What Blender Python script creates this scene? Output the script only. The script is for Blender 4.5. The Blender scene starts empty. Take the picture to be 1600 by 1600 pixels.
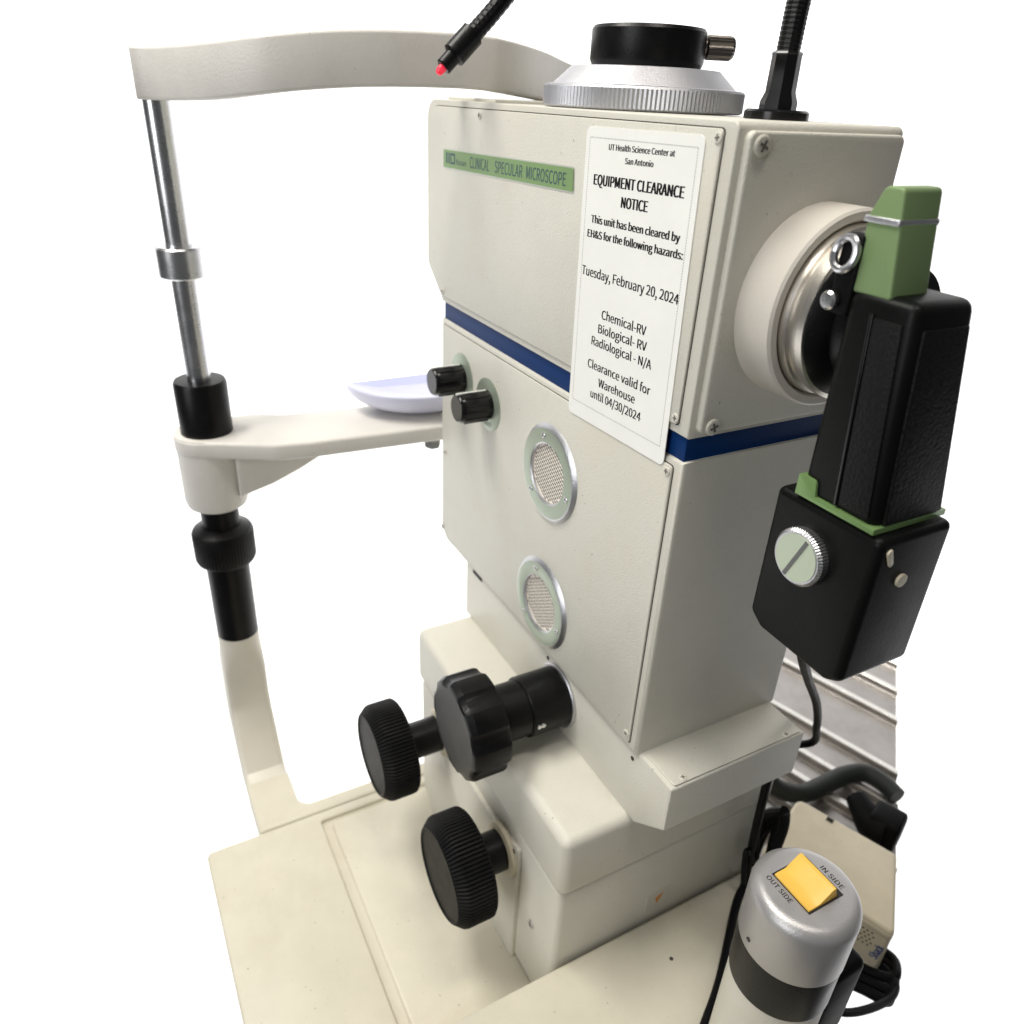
import bpy, bmesh, math, random
import numpy as np
from mathutils import Vector, Matrix

random.seed(4)
sc = bpy.context.scene
# ------------------------------------------------------------------ camera
# world axes: X along the back panel, Y along the side panel towards the patient, Z up.
# origin = near top corner of the microscope housing. All lengths in mm, scaled to metres on build.
F_PX = 1205.0
M3 = np.array([[1., 0, 0], [0, 1., 0], [0, 0, 1.]])
def _dir(x, y):
    r = np.array([x - 800.0, y - 800.0, F_PX]); return r / np.linalg.norm(r)
_m = np.stack([_dir(3300, 280), _dir(38, 110), -_dir(690, 3020)], 1)
_u, _s, _v = np.linalg.svd(_m)
RC = _u @ _v                                   # world -> camera (x right, y down, z forward)
CAM = -(RC.T @ np.array([1157 - 800.0, 187 - 800.0, F_PX])) / F_PX * 258.0      # mm
def hit(px, py, axis, val):
    """photo pixel -> point (mm) on the plane axis = val that the thing lies on"""
    r = RC.T @ np.array([px - 800.0, py - 800.0, F_PX]); t = (val - CAM[axis]) / r[axis]
    return CAM + t * r

cd = bpy.data.cameras.new('camera'); cam = bpy.data.objects.new('camera', cd); sc.collection.objects.link(cam)
right, up, back = RC[0], -RC[1], -RC[2]
cam.matrix_world = Matrix(((right[0], up[0], back[0], CAM[0] * .001), (right[1], up[1], back[1], CAM[1] * .001),
                           (right[2], up[2], back[2], CAM[2] * .001), (0, 0, 0, 1)))
cd.sensor_width = 36; cd.sensor_fit = 'HORIZONTAL'; cd.lens = 36 * F_PX / 1600
cd.clip_start = .005; cd.clip_end = 60
cd.dof.use_dof = True; cd.dof.focus_distance = .335; cd.dof.aperture_fstop = 11.0
sc.camera = cam

# ------------------------------------------------------------------ world, lamps, exposure
w = bpy.data.worlds.new('World'); sc.world = w; w.use_nodes = True
w.node_tree.nodes['Background'].inputs[0].default_value = (.96, .98, 1, 1)
w.node_tree.nodes['Background'].inputs[1].default_value = .09
def lamp(name, loc, target, size, size_y, power, col):
    d = bpy.data.lights.new(name, 'AREA'); d.shape = 'RECTANGLE'; d.size = size; d.size_y = size_y; d.energy = power; d.color = col
    o = bpy.data.objects.new(name, d); sc.collection.objects.link(o); o.location = loc
    o.rotation_euler = (Vector(target) - Vector(loc)).to_track_quat('-Z', 'Y').to_euler()
    return o
lamp('ceiling_lamp', (-.62, .42, 1.25), (-.02, .1, -.2), .9, .35, 23.5, (1, .97, .90))
lamp('ceiling_lamp', (0, -.27, 1.35), (.05, -.02, -.3), .45, .2, 7.5, (1, .93, .85))
lamp('side_fill_lamp', (-1.6, -.38, .32), (-.03, .12, -.1), .7, 1.1, 13, (.98, .99, 1))  # added fill from the left, brightens the side panel and chrome rod
sc.view_settings.view_transform = 'Standard'; sc.view_settings.look = 'None'
sc.view_settings.exposure = 0; sc.view_settings.gamma = 1
sc.view_settings.use_curve_mapping = False

# ------------------------------------------------------------------ helpers
S = .001
WLOC = {}
def mat(name, col, rough=.5, metal=0., spec=.5, bump=0., bscale=900., var=0., vscale=60., emit=None, estr=1., dirt=0., dcol=(.06, .05, .035), grime=0.,
        aniso=None, coat=0., sss=0.):
    m = bpy.data.materials.new(name); m.use_nodes = True
    nt = m.node_tree; N = nt.nodes; L = nt.links; b = N['Principled BSDF']
    b.inputs['Base Color'].default_value = (*col, 1); b.inputs['Roughness'].default_value = rough
    b.inputs['Metallic'].default_value = metal; b.inputs['Specular IOR Level'].default_value = spec
    if coat: b.inputs['Coat Weight'].default_value = coat; b.inputs['Coat Roughness'].default_value = .25
    if sss: b.inputs['Subsurface Weight'].default_value = sss; b.inputs['Subsurface Radius'].default_value = (.004, .003, .002)
    if emit: b.inputs['Emission Color'].default_value = (*emit, 1); b.inputs['Emission Strength'].default_value = estr
    tc = N.new('ShaderNodeNewGeometry')
    if var or dirt:
        n = N.new('ShaderNodeTexNoise'); n.inputs['Scale'].default_value = vscale; n.inputs['Detail'].default_value = 6; n.inputs['Roughness'].default_value = .65
        L.new(tc.outputs['Position'], n.inputs['Vector'])
        mr = N.new('ShaderNodeMapRange'); mr.inputs['From Min'].default_value = .3; mr.inputs['From Max'].default_value = .7
        mr.inputs['To Min'].default_value = 1 - var; mr.inputs['To Max'].default_value = 1 + var * .6
        L.new(n.outputs['Fac'], mr.inputs['Value'])
        hs = N.new('ShaderNodeMix'); hs.data_type = 'RGBA'; hs.blend_type = 'MULTIPLY'; hs.inputs['Factor'].default_value = 1
        hs.inputs['A'].default_value = (*col, 1)
        L.new(mr.outputs['Result'], hs.inputs['B'])
        out = hs.outputs['Result']
        if grime:                  # hand grime and yellowing in loose patches
            g = N.new('ShaderNodeTexNoise'); g.inputs['Scale'].default_value = 11; g.inputs['Detail'].default_value = 9; g.inputs['Roughness'].default_value = .7
            L.new(tc.outputs['Position'], g.inputs['Vector'])
            gm = N.new('ShaderNodeMapRange'); gm.inputs['From Min'].default_value = .5; gm.inputs['From Max'].default_value = .78; gm.inputs['To Max'].default_value = grime
            L.new(g.outputs['Fac'], gm.inputs['Value'])
            gx = N.new('ShaderNodeMix'); gx.data_type = 'RGBA'; gx.inputs['B'].default_value = (col[0] * .72, col[1] * .64, col[2] * .50, 1)
            L.new(out, gx.inputs['A']); L.new(gm.outputs['Result'], gx.inputs['Factor']); out = gx.outputs['Result']
        if dirt:
            v = N.new('ShaderNodeTexNoise'); v.inputs['Scale'].default_value = 420; v.inputs['Detail'].default_value = 2
            L.new(tc.outputs['Position'], v.inputs['Vector'])
            cr = N.new('ShaderNodeMapRange'); cr.inputs['From Min'].default_value = .73; cr.inputs['From Max'].default_value = .8
            cr.inputs['To Min'].default_value = 0; cr.inputs['To Max'].default_value = dirt
            L.new(v.outputs['Fac'], cr.inputs['Value'])
            mx = N.new('ShaderNodeMix'); mx.data_type = 'RGBA'; mx.inputs['B'].default_value = (*dcol, 1)
            L.new(out, mx.inputs['A']); L.new(cr.outputs['Result'], mx.inputs['Factor']); out = mx.outputs['Result']
        L.new(out, b.inputs['Base Color'])
        rr = N.new('ShaderNodeMapRange'); rr.inputs['To Min'].default_value = max(0, rough - .1); rr.inputs['To Max'].default_value = min(1, rough + .1)
        L.new(n.outputs['Fac'], rr.inputs['Value']); L.new(rr.outputs['Result'], b.inputs['Roughness'])
    if bump:
        n2 = N.new('ShaderNodeTexNoise'); n2.inputs['Scale'].default_value = bscale; n2.inputs['Detail'].default_value = 3
        L.new(tc.outputs['Position'], n2.inputs['Vector'])
        bp = N.new('ShaderNodeBump'); bp.inputs['Strength'].default_value = bump; bp.inputs['Distance'].default_value = .0006
        L.new(n2.outputs['Fac'], bp.inputs['Height']); L.new(bp.outputs['Normal'], b.inputs['Normal'])
    return m

CREAM = mat('cream_paint', (.63, .61, .535), .48, bump=.4, bscale=1300, var=.06, vscale=22, dirt=.65, grime=.4)
CREAMW = mat('warm_cream_paint', (.63, .59, .48), .42, bump=.15, bscale=900, var=.06, vscale=25, dirt=.75, grime=.35)
CREAMC = mat('cast_cream_paint', (.73, .70, .65), .42, bump=.3, bscale=800, var=.04, dirt=.4)
CREAMH = mat('arm_cream_paint', (.69, .65, .56), .42, bump=.2, bscale=800, var=.05, vscale=25, dirt=.4)
BLACKK = mat('black_knob_plastic', (.006, .006, .0062), .5, spec=.14, bump=.15, var=.4, vscale=120, dirt=.3, dcol=(.09, .085, .075))
GAP = mat('groove_shade', (.06, .055, .05), .8)  # dark colour standing in for the shade in the panel groove
BLUE = mat('blue_band_paint', (.002, .03, .13), .5, spec=.12, bump=.1)
BLACK = mat('black_anodised', (.005, .005, .0055), .33, spec=.2, bump=.12, var=.35, vscale=90, dirt=.25, dcol=(.10, .095, .085))
BLACKG = mat('black_gloss_plastic', (.006, .006, .0065), .2, spec=.35)
BLACKCAM = mat('black_camera_paint', (.004, .0045, .004), .4, spec=.12, bump=.1, var=.2)
BLACKM = mat('black_rubber', (.0045, .0045, .005), .5, spec=.1, bump=.1, var=.2)
LEATHER = mat('leatherette', (.006, .0055, .006), .5, spec=.15, bump=.9, bscale=700)
CHROME = mat('brushed_steel', (.66, .66, .67), .27, metal=1, var=.06)
ALU = mat('satin_aluminium', (.60, .60, .62), .38, metal=1, bump=.25, bscale=1500, var=.05)
ALUM = mat('matte_aluminium', (.56, .56, .585), .46, metal=.85, bump=.3, bscale=1500, var=.05)
ALUP = mat('silver_paint', (.44, .43, .43), .38, metal=.6, bump=.25, bscale=1600, var=.04)
GREENALU = mat('green_tinted_aluminium', (.37, .42, .335), .38, metal=.55, spec=.4, var=.05)
GREENRING = mat('pale_green_aluminium', (.58, .60, .52), .35, metal=.8)
PLATE = mat('green_name_plate', (.17, .29, .095), .35, var=.06, vscale=90)
TEAL = mat('teal_print', (.006, .05, .075), .4)
PAPER = mat('paper_label', (.86, .855, .81), .55, var=.03, vscale=40)
INK = mat('black_ink', (.004, .004, .005), .7, spec=.2)
GREYINK = mat('grey_ink', (.12, .12, .125), .6)
CUP = mat('chin_cup_plastic', (.74, .75, .90), .35, sss=.1)
MESHM = mat('grille_metal', (.88, .80, .70), .5)
DARK = mat('dark_interior', (.02, .018, .016), .9)
RED = mat('red_lamp', (.9, .04, .07), .3, emit=(1, .03, .08), estr=.45)
YELLOW = mat('yellow_plastic', (.82, .50, .085), .35, var=.05, vscale=120, sss=.05)
BEIGE = mat('beige_plastic', (.74, .655, .485), .45, bump=.2, bscale=1000, var=.08, vscale=40, dirt=.8)
BLUEINK = mat('blue_ink', (.01, .06, .25), .5)
GREYCABLE = mat('grey_green_cable', (.022, .026, .023), .5, spec=.3, bump=.1)
BENCH = mat('bench_aluminium', (.42, .395, .375), .33, metal=.85, var=.22, vscale=30, bump=.1)
BENCHR = mat('bench_rib_aluminium', (.86, .84, .80), .25, metal=.6, var=.1)
ORANGE = mat('orange_warning_print', (.55, .22, .03), .5)
IVORY = mat('ivory_ring', (.62, .56, .42), .4, var=.06)
PINKCREAM = mat('mount_ring_paint', (.60, .56, .50), .42, bump=.15)
BDROP = mat('white_backdrop', (1, 1, 1), .9, spec=0, emit=(1, 1, 1), estr=1.02)

def smooth(me, ang=35):
    me.polygons.foreach_set('use_smooth', [True] * len(me.polygons))
    me.set_sharp_from_angle(angle=math.radians(ang))
def mesh_of(name, bm, m, ang=35):
    me = bpy.data.meshes.new(name)
    bmesh.ops.recalc_face_normals(bm, faces=bm.faces)
    bm.to_mesh(me); bm.free(); smooth(me, ang)
    for x in (m if isinstance(m, (list, tuple)) else [m]): me.materials.append(x)
    return me
def place(name, me, loc, parent=None, rot=None):
    o = bpy.data.objects.new(name, me); sc.collection.objects.link(o)
    pl = Vector(WLOC.get(parent.name, (0, 0, 0))) if parent else Vector((0, 0, 0))
    o.parent = parent; o.location = Vector(loc) - pl
    if rot is not None: o.rotation_euler = rot
    WLOC[o.name] = Vector(loc)
    return o
def obj(name, bm, m, parent=None, ang=35):
    """bm is in mm, world-placed; the object's origin is moved to its middle"""
    co = [v.co for v in bm.verts]
    c = Vector([(min(v[i] for v in co) + max(v[i] for v in co)) / 2 for i in range(3)])
    for v in bm.verts: v.co = (v.co - c) * S
    return place(name, mesh_of(name, bm, m, ang), c * S, parent)
def thing(name, label, cat, loc, group=None):
    o = bpy.data.objects.new(name, None); sc.collection.objects.link(o)
    o.location = Vector(loc) * S; WLOC[o.name] = Vector(loc) * S
    tag(o, label, cat, group); o.empty_display_size = .03
    return o
def tag(o, label=None, cat=None, group=None, kind=None):
    if label: o['label'] = label
    if cat: o['category'] = cat
    if group: o['group'] = group
    if kind: o['kind'] = kind
    return o

def bevel(bm, r, seg=3, ang=30):
    if r <= 0: return bm
    ed = [e for e in bm.edges if len(e.link_faces) == 2 and e.calc_face_angle(0) > math.radians(ang)]
    bmesh.ops.bevel(bm, geom=ed, offset=r, segments=seg, affect='EDGES', profile=.5, clamp_overlap=True)
    return bm
def box(x0, x1, y0, y1, z0, z1, r=0, seg=3, bm=None):
    b = bmesh.new()
    vs = [b.verts.new((x, y, z)) for x in (x0, x1) for y in (y0, y1) for z in (z0, z1)]
    for f in ((0, 1, 3, 2), (4, 6, 7, 5), (0, 4, 5, 1), (2, 3, 7, 6), (0, 2, 6, 4), (1, 5, 7, 3)): b.faces.new([vs[i] for i in f])
    bmesh.ops.recalc_face_normals(b, faces=b.faces)
    bevel(b, r, seg)
    return join(bm, b)
def join(bm, b):
    if bm is None: return b
    me = bpy.data.meshes.new('tmp'); b.to_mesh(me); b.free(); bm.from_mesh(me); bpy.data.meshes.remove(me)
    return bm
def rpoly(pts, seg=6):
    """round polygon corners: pts = (a, b, radius)"""
    out = []; n = len(pts)
    for i, p in enumerate(pts):
        r = p[2] if len(p) > 2 else 0
        P = Vector(p[:2]); A = Vector(pts[i - 1][:2]); B = Vector(pts[(i + 1) % n][:2])
        if r <= 0: out.append(P); continue
        da = (A - P).normalized(); db = (B - P).normalized()
        half = da.angle(db) / 2
        t = min(r / math.tan(half), (A - P).length * .49, (B - P).length * .49); rr = t * math.tan(half)
        c = P + (da + db).normalized() * (rr / math.sin(half))
        s = P + da * t - c; e = P + db * t - c
        a0 = math.atan2(s.y, s.x); d = math.atan2(e.y, e.x) - a0
        d = (d + math.pi) % (2 * math.pi) - math.pi
        for k in range(seg + 1):
            a = a0 + d * k / seg; out.append(c + Vector((math.cos(a), math.sin(a))) * rr)
    return out
def prism(pts, axis, a, b, r=0, seg=2, bm=None):
    """outline (in the two other axes, in order) extruded along axis from a to b"""
    q = bmesh.new()
    def mk(p, h):
        l = [p[0], p[1]]; l.insert(axis, h); return q.verts.new(l)
    A = [mk(p, a) for p in pts]; B = [mk(p, b) for p in pts]
    fa = q.faces.new(A); fb = q.faces.new(list(reversed(B)))
    n = len(pts)
    for i in range(n): q.faces.new([A[i], B[i], B[(i + 1) % n], A[(i + 1) % n]])
    bmesh.ops.recalc_face_normals(q, faces=q.faces)
    if r:
        ed = list(fa.edges) + list(fb.edges)
        bmesh.ops.bevel(q, geom=ed, offset=r, segments=seg, affect='EDGES', profile=.5, clamp_overlap=True)
    return join(bm, q)
def lathe(prof, c, axis=2, sign=1, n=48, bm=None, knurl=None, caps=True):
    """prof: (radius, height[, ribbed]) along the axis from point c; ribbed rings get radius modulation knurl(i)"""
    q = bmesh.new(); rings = []
    for p in prof:
        ring = []
        for i in range(n):
            a = 2 * math.pi * i / n; rr = p[0]
            if len(p) > 2 and p[2] and knurl: rr += knurl(i) * p[2]
            l = [rr * math.cos(a), rr * math.sin(a)]; l.insert(axis, sign * p[1])
            ring.append(q.verts.new((l[0] + c[0], l[1] + c[1], l[2] + c[2])))
        rings.append(ring)
    for A, B in zip(rings, rings[1:]):
        for i in range(n): q.faces.new([A[i], A[(i + 1) % n], B[(i + 1) % n], B[i]])
    if caps:
        if prof[0][0] > 1e-6: q.faces.new(rings[0])
        if prof[-1][0] > 1e-6: q.faces.new(list(reversed(rings[-1])))
    bmesh.ops.remove_doubles(q, verts=q.verts, dist=1e-5)
    return join(bm, q)
def spline(P, k=8):
    P = [Vector(p) for p in P]; out = []
    for i in range(len(P) - 1):
        a = P[max(i - 1, 0)]; b = P[i]; c = P[i + 1]; d = P[min(i + 2, len(P) - 1)]
        for j in range(k):
            t = j / k
            out.append(.5 * ((2 * b) + (c - a) * t + (2 * a - 5 * b + 4 * c - d) * t * t + (3 * b - a - 3 * c + d) * t ** 3))
    out.append(P[-1]); return out
def tube(P, r, n=12, k=8, bm=None, rf=None, sp=True):
    q = bmesh.new(); path = spline(P, k) if sp else [Vector(p) for p in P]
    nrm = None; rings = []
    for i, p in enumerate(path):
        t = (path[min(i + 1, len(path) - 1)] - path[max(i - 1, 0)]).normalized()
        if nrm is None: nrm = t.orthogonal().normalized()
        nrm = (nrm - t * nrm.dot(t)).normalized(); bn = t.cross(nrm)
        rr = rf(i) if rf else r
        rings.append([q.verts.new(p + (nrm * math.cos(2 * math.pi * j / n) + bn * math.sin(2 * math.pi * j / n)) * rr) for j in range(n)])
    for A, B in zip(rings, rings[1:]):
        for j in range(n): q.faces.new([A[j], A[(j + 1) % n], B[(j + 1) % n], B[j]])
    q.faces.new(list(reversed(rings[0]))); q.faces.new(rings[-1])
    return join(bm, q)
import os
FONT = None
try:
    _fp = os.path.join(bpy.utils.resource_path('LOCAL'), 'datafiles', 'fonts', 'Noto Sans CJK Regular.woff2')     # one of Blender's own fonts
    if os.path.exists(_fp): FONT = bpy.data.fonts.load(_fp)
except Exception:
    FONT = None
def text_mesh(s, bold=0.):
    cu = bpy.data.curves.new('t', 'FONT'); cu.body = s; cu.size = 1; cu.resolution_u = 8
    if FONT: cu.font = FONT
    o = bpy.data.objects.new('t', cu); sc.collection.objects.link(o)
    dg = bpy.context.evaluated_depsgraph_get(); dg.update()
    me = bpy.data.meshes.new_from_object(o.evaluated_get(dg))
    bpy.data.objects.remove(o); bpy.data.curves.remove(cu)
    return me
CAPH = None
def lettering(name, s, fn, width, cap, m, parent, bold=0.):
    """flat lettering; fn(tx, ty) -> world point in mm; tx runs 0..width, ty 0 on the baseline"""
    global CAPH
    if CAPH is None:
        h = text_mesh('H'); CAPH = max(v.co.y for v in h.vertices); bpy.data.meshes.remove(h)
    me = text_mesh(s, bold)
    x0 = min(v.co.x for v in me.vertices); x1 = max(v.co.x for v in me.vertices)
    q = bmesh.new(); q.from_mesh(me); bpy.data.meshes.remove(me)
    if bold:                       # heavier print: the glyphs struck again a hair to the side
        src = q.copy()
        for n_, dx in enumerate((-bold, bold)):
            b2 = src.copy()
            for v in b2.verts: v.co.x += dx * CAPH * 1.25; v.co.z += .002 * (n_ + 1)
            join(q, b2)
        src.free()
    for v in q.verts:
        zz = v.co.z; p = Vector(fn((v.co.x - x0) / (x1 - x0) * width, v.co.y / CAPH * cap)); v.co = p + Vector((-zz, 0, 0))
    return obj(name, q, m, parent)

# screw heads: shared meshes, axis +X local pointing out along -X / etc by rotation
def screw_mesh(R, m, name):
    q = lathe([(R, 0), (R, .15 * R), (R * .85, .27 * R), (0, .32 * R)], (0, 0, 0), 2, 1, 16)
    for f in q.faces: f.material_index = 0
    n0 = len(q.faces)
    box(-R * .55, R * .55, -R * .13, R * .13, .22 * R, .36 * R, bm=q); box(-R * .13, R * .13, -R * .55, R * .55, .22 * R, .365 * R, bm=q)
    q.faces.ensure_lookup_table()
    for i in range(n0, len(q.faces)): q.faces[i].material_index = 1
    for v in q.verts: v.co *= S
    return mesh_of(name, q, [m, SLOT])
SLOT = mat('screw_recess', (.12, .105, .09), .7)
SCREW_S = screw_mesh(2.0, CREAM, 'screw_small'); SCREW_L = screw_mesh(3.6, CREAM, 'screw_large'); SCREW_C = screw_mesh(1.7, CHROME, 'screw_chrome'); SCREW_M = screw_mesh(3.0, CHROME, 'screw_mid')
NEGX = (0, -math.pi / 2, 0); NEGY = (math.pi / 2, 0, 0)
def screw(me, p, parent, rot=NEGX, spin=None):
    o = place('screw', me, Vector(p) * S, parent)
    e = Matrix.Rotation(spin if spin is not None else random.uniform(0, 1.5), 4, 'Z')
    from mathutils import Euler
    o.rotation_euler = (Euler(rot).to_matrix().to_4x4() @ e).to_euler()
    return o

# ------------------------------------------------------------------ setting: backdrop and bench
fw = Vector((RC[2][0], RC[2][1], 0)).normalized(); sd = Vector((fw.y, -fw.x, 0))
prof = [(250, -1300)] + [(1500 + 700 * math.sin(a), -600 - 700 * math.cos(a)) for a in [math.pi / 2 * i / 12 for i in range(13)]] + [(2200, 2200)]
q = bmesh.new(); rows = []
o0 = Vector((CAM[0], CAM[1], 0))
for s_, z_ in prof:
    rows.append([q.verts.new(o0 + fw * s_ + sd * x + Vector((0, 0, z_))) for x in (-3600, 3600)])
for A, B in zip(rows, rows[1:]): q.faces.new([A[0], A[1], B[1], B[0]])
bd = obj('backdrop', q, BDROP); tag(bd, kind='structure')
sol = bd.modifiers.new('solid', 'SOLIDIFY'); sol.thickness = .02; sol.offset = -1

ZB = -522.0          # bench
UV = Vector((.287, -.958)).normalized(); VV = Vector((-UV.y, UV.x))
def uv(u, v, z): p = UV * u + VV * v; return (p.x, p.y, z)
bench = thing('metal_bench', 'ribbed bare aluminium bench top behind the beige box, under the cables', 'bench', (260, 60, ZB - 6))
ribs = [96, 136, 176, 216, 256, 291, 321, 361, 431, 475, 520]
c1 = hit(1402, 1035, 2, -520); c2 = hit(1402, 1330, 2, -520)
def uend(v):
    a = (UV.dot(Vector(c1[:2])), VV.dot(Vector(c1[:2]))); b = (UV.dot(Vector(c2[:2])), VV.dot(Vector(c2[:2])))
    t = (v - b[1]) / (a[1] - b[1]); u1 = b[0] + (a[0] - b[0]) * t
    return min(u1, (22 + VV.y * v) / -UV.y)
for i in range(len(ribs) - 1):
    v0, v1 = ribs[i] + .4, ribs[i + 1] - .4
    pr = [(v0, ZB - 6), (v0, ZB), (v0 + 3, ZB), (v0 + 5, ZB - 1), (v1 - 9, ZB - 1), (v1 - 8, ZB), (v1 - 6.6, ZB + 5), (v1 - 6, ZB + 5.6), (v1 - 1, ZB + 5.6), (v1, ZB + 4.6), (v1, ZB - 6)]
    q = bmesh.new(); A = []; B = []
    for v, z in pr:
        us = (VV.y * v - 215) / -UV.y if v < 340 else uend(v) - 260
        A.append(q.verts.new(uv(us, v, z))); B.append(q.verts.new(uv(uend(v), v, z)))
    q.faces.new(A); q.faces.new(list(reversed(B)))
    for k in range(len(pr)):
        f = q.faces.new([A[k], B[k], B[(k + 1) % len(pr)], A[(k + 1) % len(pr)]])
        f.material_index = 1 if k in (6, 7, 8) else 0
    obj('slat', q, [BENCH, BENCHR], bench, 20)

# ------------------------------------------------------------------ the microscope
mic = thing('specular_microscope', 'cream table-mounted eye microscope with blue stripe, black knobs and head rest', 'microscope', (-20, 90, -520))

# housing
UW, LW = 84, 98
uo = rpoly([(0, -.2, 3), (270.5, -.2, 11), (271.5, -96, 6), (248.5, -114.5, 2), (248.5, -116, 0), (0, -116, 0)])
obj('upper_housing', prism(uo, 0, 0, UW, 2.2, 3), CREAM, mic)
obj('blue_band', prism(rpoly([(1.8, -115.5), (247, -115.5), (247, -127.5), (1.8, -127.5)]), 0, 1.6, LW - 6, .6), BLUE, mic)
lo = rpoly([(0, -127), (248.5, -127), (248.5, -284, 3), (240, -292.5, 3), (0, -292.5)])
obj('lower_housing', prism(lo, 0, 0, LW, 2.4, 3), CREAM, mic)

def side_panel(pts, r, top):
    g = obj('panel_gap_shade', prism(rpoly([(p[0], p[1], p[2]) for p in pts]), 0, -.12, .5), GAP, mic)
    # slightly smaller plate over the dark plate that draws the groove shade
    c = Vector((sum(p[0] for p in pts) / len(pts), sum(p[1] for p in pts) / len(pts)))
    inn = []
    n = len(pts)
    for i, p in enumerate(pts):
        P = Vector(p[:2]); A = (Vector(pts[i - 1][:2]) - P).normalized(); B = (Vector(pts[(i + 1) % n][:2]) - P).normalized()
        d = (A + B).normalized(); s_ = math.sin(A.angle(B) / 2)
        inn.append((P.x + d.x * .45 / s_, P.y + d.y * .45 / s_, p[2]))
    pl = obj('side_panel', prism(rpoly(inn), 0, -1.1, .4, .5, 2), CREAM, mic)
    return pl
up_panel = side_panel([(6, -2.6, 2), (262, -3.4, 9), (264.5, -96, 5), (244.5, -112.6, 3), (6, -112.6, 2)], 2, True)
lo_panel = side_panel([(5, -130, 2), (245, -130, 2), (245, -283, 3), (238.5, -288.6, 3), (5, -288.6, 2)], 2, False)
for p in [(750, 180), (1123, 215), (692, 455), (1056, 653)]: 
    h = hit(*p, 0, -1); screw(SCREW_S, (-1.1, h[1], h[2]), up_panel)
for p in [(1044, 737), (985, 1152), (696, 706), (692, 822)]:
    h = hit(*p, 0, -1); screw(SCREW_S, (-1.1, max(h[1], 8), max(h[2], -285)), lo_panel)

# nameplate
npl = obj('name_plate', prism(rpoly([(242.4, -26.2, 1), (99, -23.8, 1), (98, -33.4, 1), (242.4, -35.6, 1)]), 0, -1.5, -1.0), PLATE, mic)
q = prism(rpoly([(243.2, -25.5, 1.2), (98.2, -23.1, 1.2), (97.2, -34.1, 1.2), (243.2, -36.3, 1.2)]), 0, -1.3, -1.0)
obj('rim', q, GREENRING, npl)
def npt(y0, z0): return lambda tx, ty: (-1.56, y0 - tx, z0 + ty + tx * .012)
lettering('lettering', 'CLINICAL', npt(206, -33), 24, 5.6, TEAL, npl, .012)
lettering('lettering', 'SPECULAR', npt(175.5, -32.6), 30, 5.6, TEAL, npl, .012)
lettering('lettering', 'MICROSCOPE', npt(141.5, -32.2), 37, 5.6, TEAL, npl, .012)
lettering('lettering', 'Konan', npt(224, -33), 13, 3.0, TEAL, npl, .004)
q = box(-1.56, -1.4, 236.5, 238.5, -33.2, -27.4)
box(-1.56, -1.4, 233.6, 235.2, -33.2, -27.4, bm=q); box(-1.56, -1.4, 226, 232.4, -28.6, -27.4, bm=q); box(-1.56, -1.4, 226, 232.4, -33.2, -32, bm=q)
box(-1.56, -1.4, 226, 227.4, -32, -28.6, bm=q); box(-1.56, -1.4, 231, 232.4, -32, -28.6, bm=q)
obj('logo', q, TEAL, npl)

# clearance notice
lt = obj('clearance_notice', prism(rpoly([(90.4, -6.3, 3), (14.2, -5.5, 3), (10.6, -132.2, 3), (86.6, -134.2, 3)]), 0, -1.5, -1.12), PAPER, mic)
lt['label'] = 'white paper clearance sticker with black print'
def ln(y0, z0, y1, z1, cap):
    L = math.hypot(y1 - y0, z1 - z0); ey = (y1 - y0) / L; ez = (z1 - z0) / L
    return lambda tx, ty: (-1.56, y0 + ey * tx + ez * (ty - cap / 2), z0 + ez * tx - ey * (ty - cap / 2)), L
for s_, y0, z0, y1, z1, cap, bo in [
    ('UT Health Science Center at', 72.7, -13.3, 29.7, -12.5, 2.2, .05), ('San Antonio', 60.4, -17.6, 41.9, -17.2, 2.2, .05),
    ('EQUIPMENT CLEARANCE', 81.6, -26.5, 21.6, -25.1, 4.1, .07), ('NOTICE', 60, -33.2, 42.4, -32.7, 4.1, .07),
    ('This unit has been cleared by', 81, -42.4, 20.4, -41, 3.1, .06), ('EH&S for the following hazards:', 82.9, -48.6, 17.3, -46.9, 3.1, .06),
    ('Tuesday, February 20, 2024', 84.9, -64.8, 16.0, -63.2, 4.0, .03), ('Chemical-RV', 65.9, -81, 33.4, -80.1, 3.9, .03),
    ('Biological- RV', 67.5, -87.7, 31.7, -86.3, 3.9, .03), ('Radiological - N/A', 71.9, -94.2, 27.1, -92.8, 3.9, .03),
    ('Clearance valid for', 73.2, -105.3, 25.6, -103.6, 3.9, .03), ('Warehouse', 63.2, -112, 35.2, -110.7, 3.9, .03),
    ('until 04/30/2024', 68.7, -118.8, 29.7, -117, 3.9, .03)]:
    fn, L = ln(y0, z0, y1, z1, cap)
    lettering('lettering', s_, fn, L, cap, INK, lt, bo)
q = bmesh.new()
cor = [Vector(p) for p in ((87.2, -10.4), (17.2, -9.7), (14.4, -124.6), (83.6, -126.6))]
for i in range(4):
    A, B = cor[i], cor[(i + 1) % 4]; n = int((B - A).length / 1.0); d = (B - A) / n; e = Vector((-d.y, d.x)).normalized() * .32
    for k in range(n):
        a = A + d * (k + .12); b = A + d * (k + .7)
        q.faces.new([q.verts.new((-1.54, v.x, v.y)) for v in (a - e, a - e * .2 , b + e, b + e * .2)])
tag(obj('border_line', q, GREYINK, lt), kind='stuff')

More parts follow.
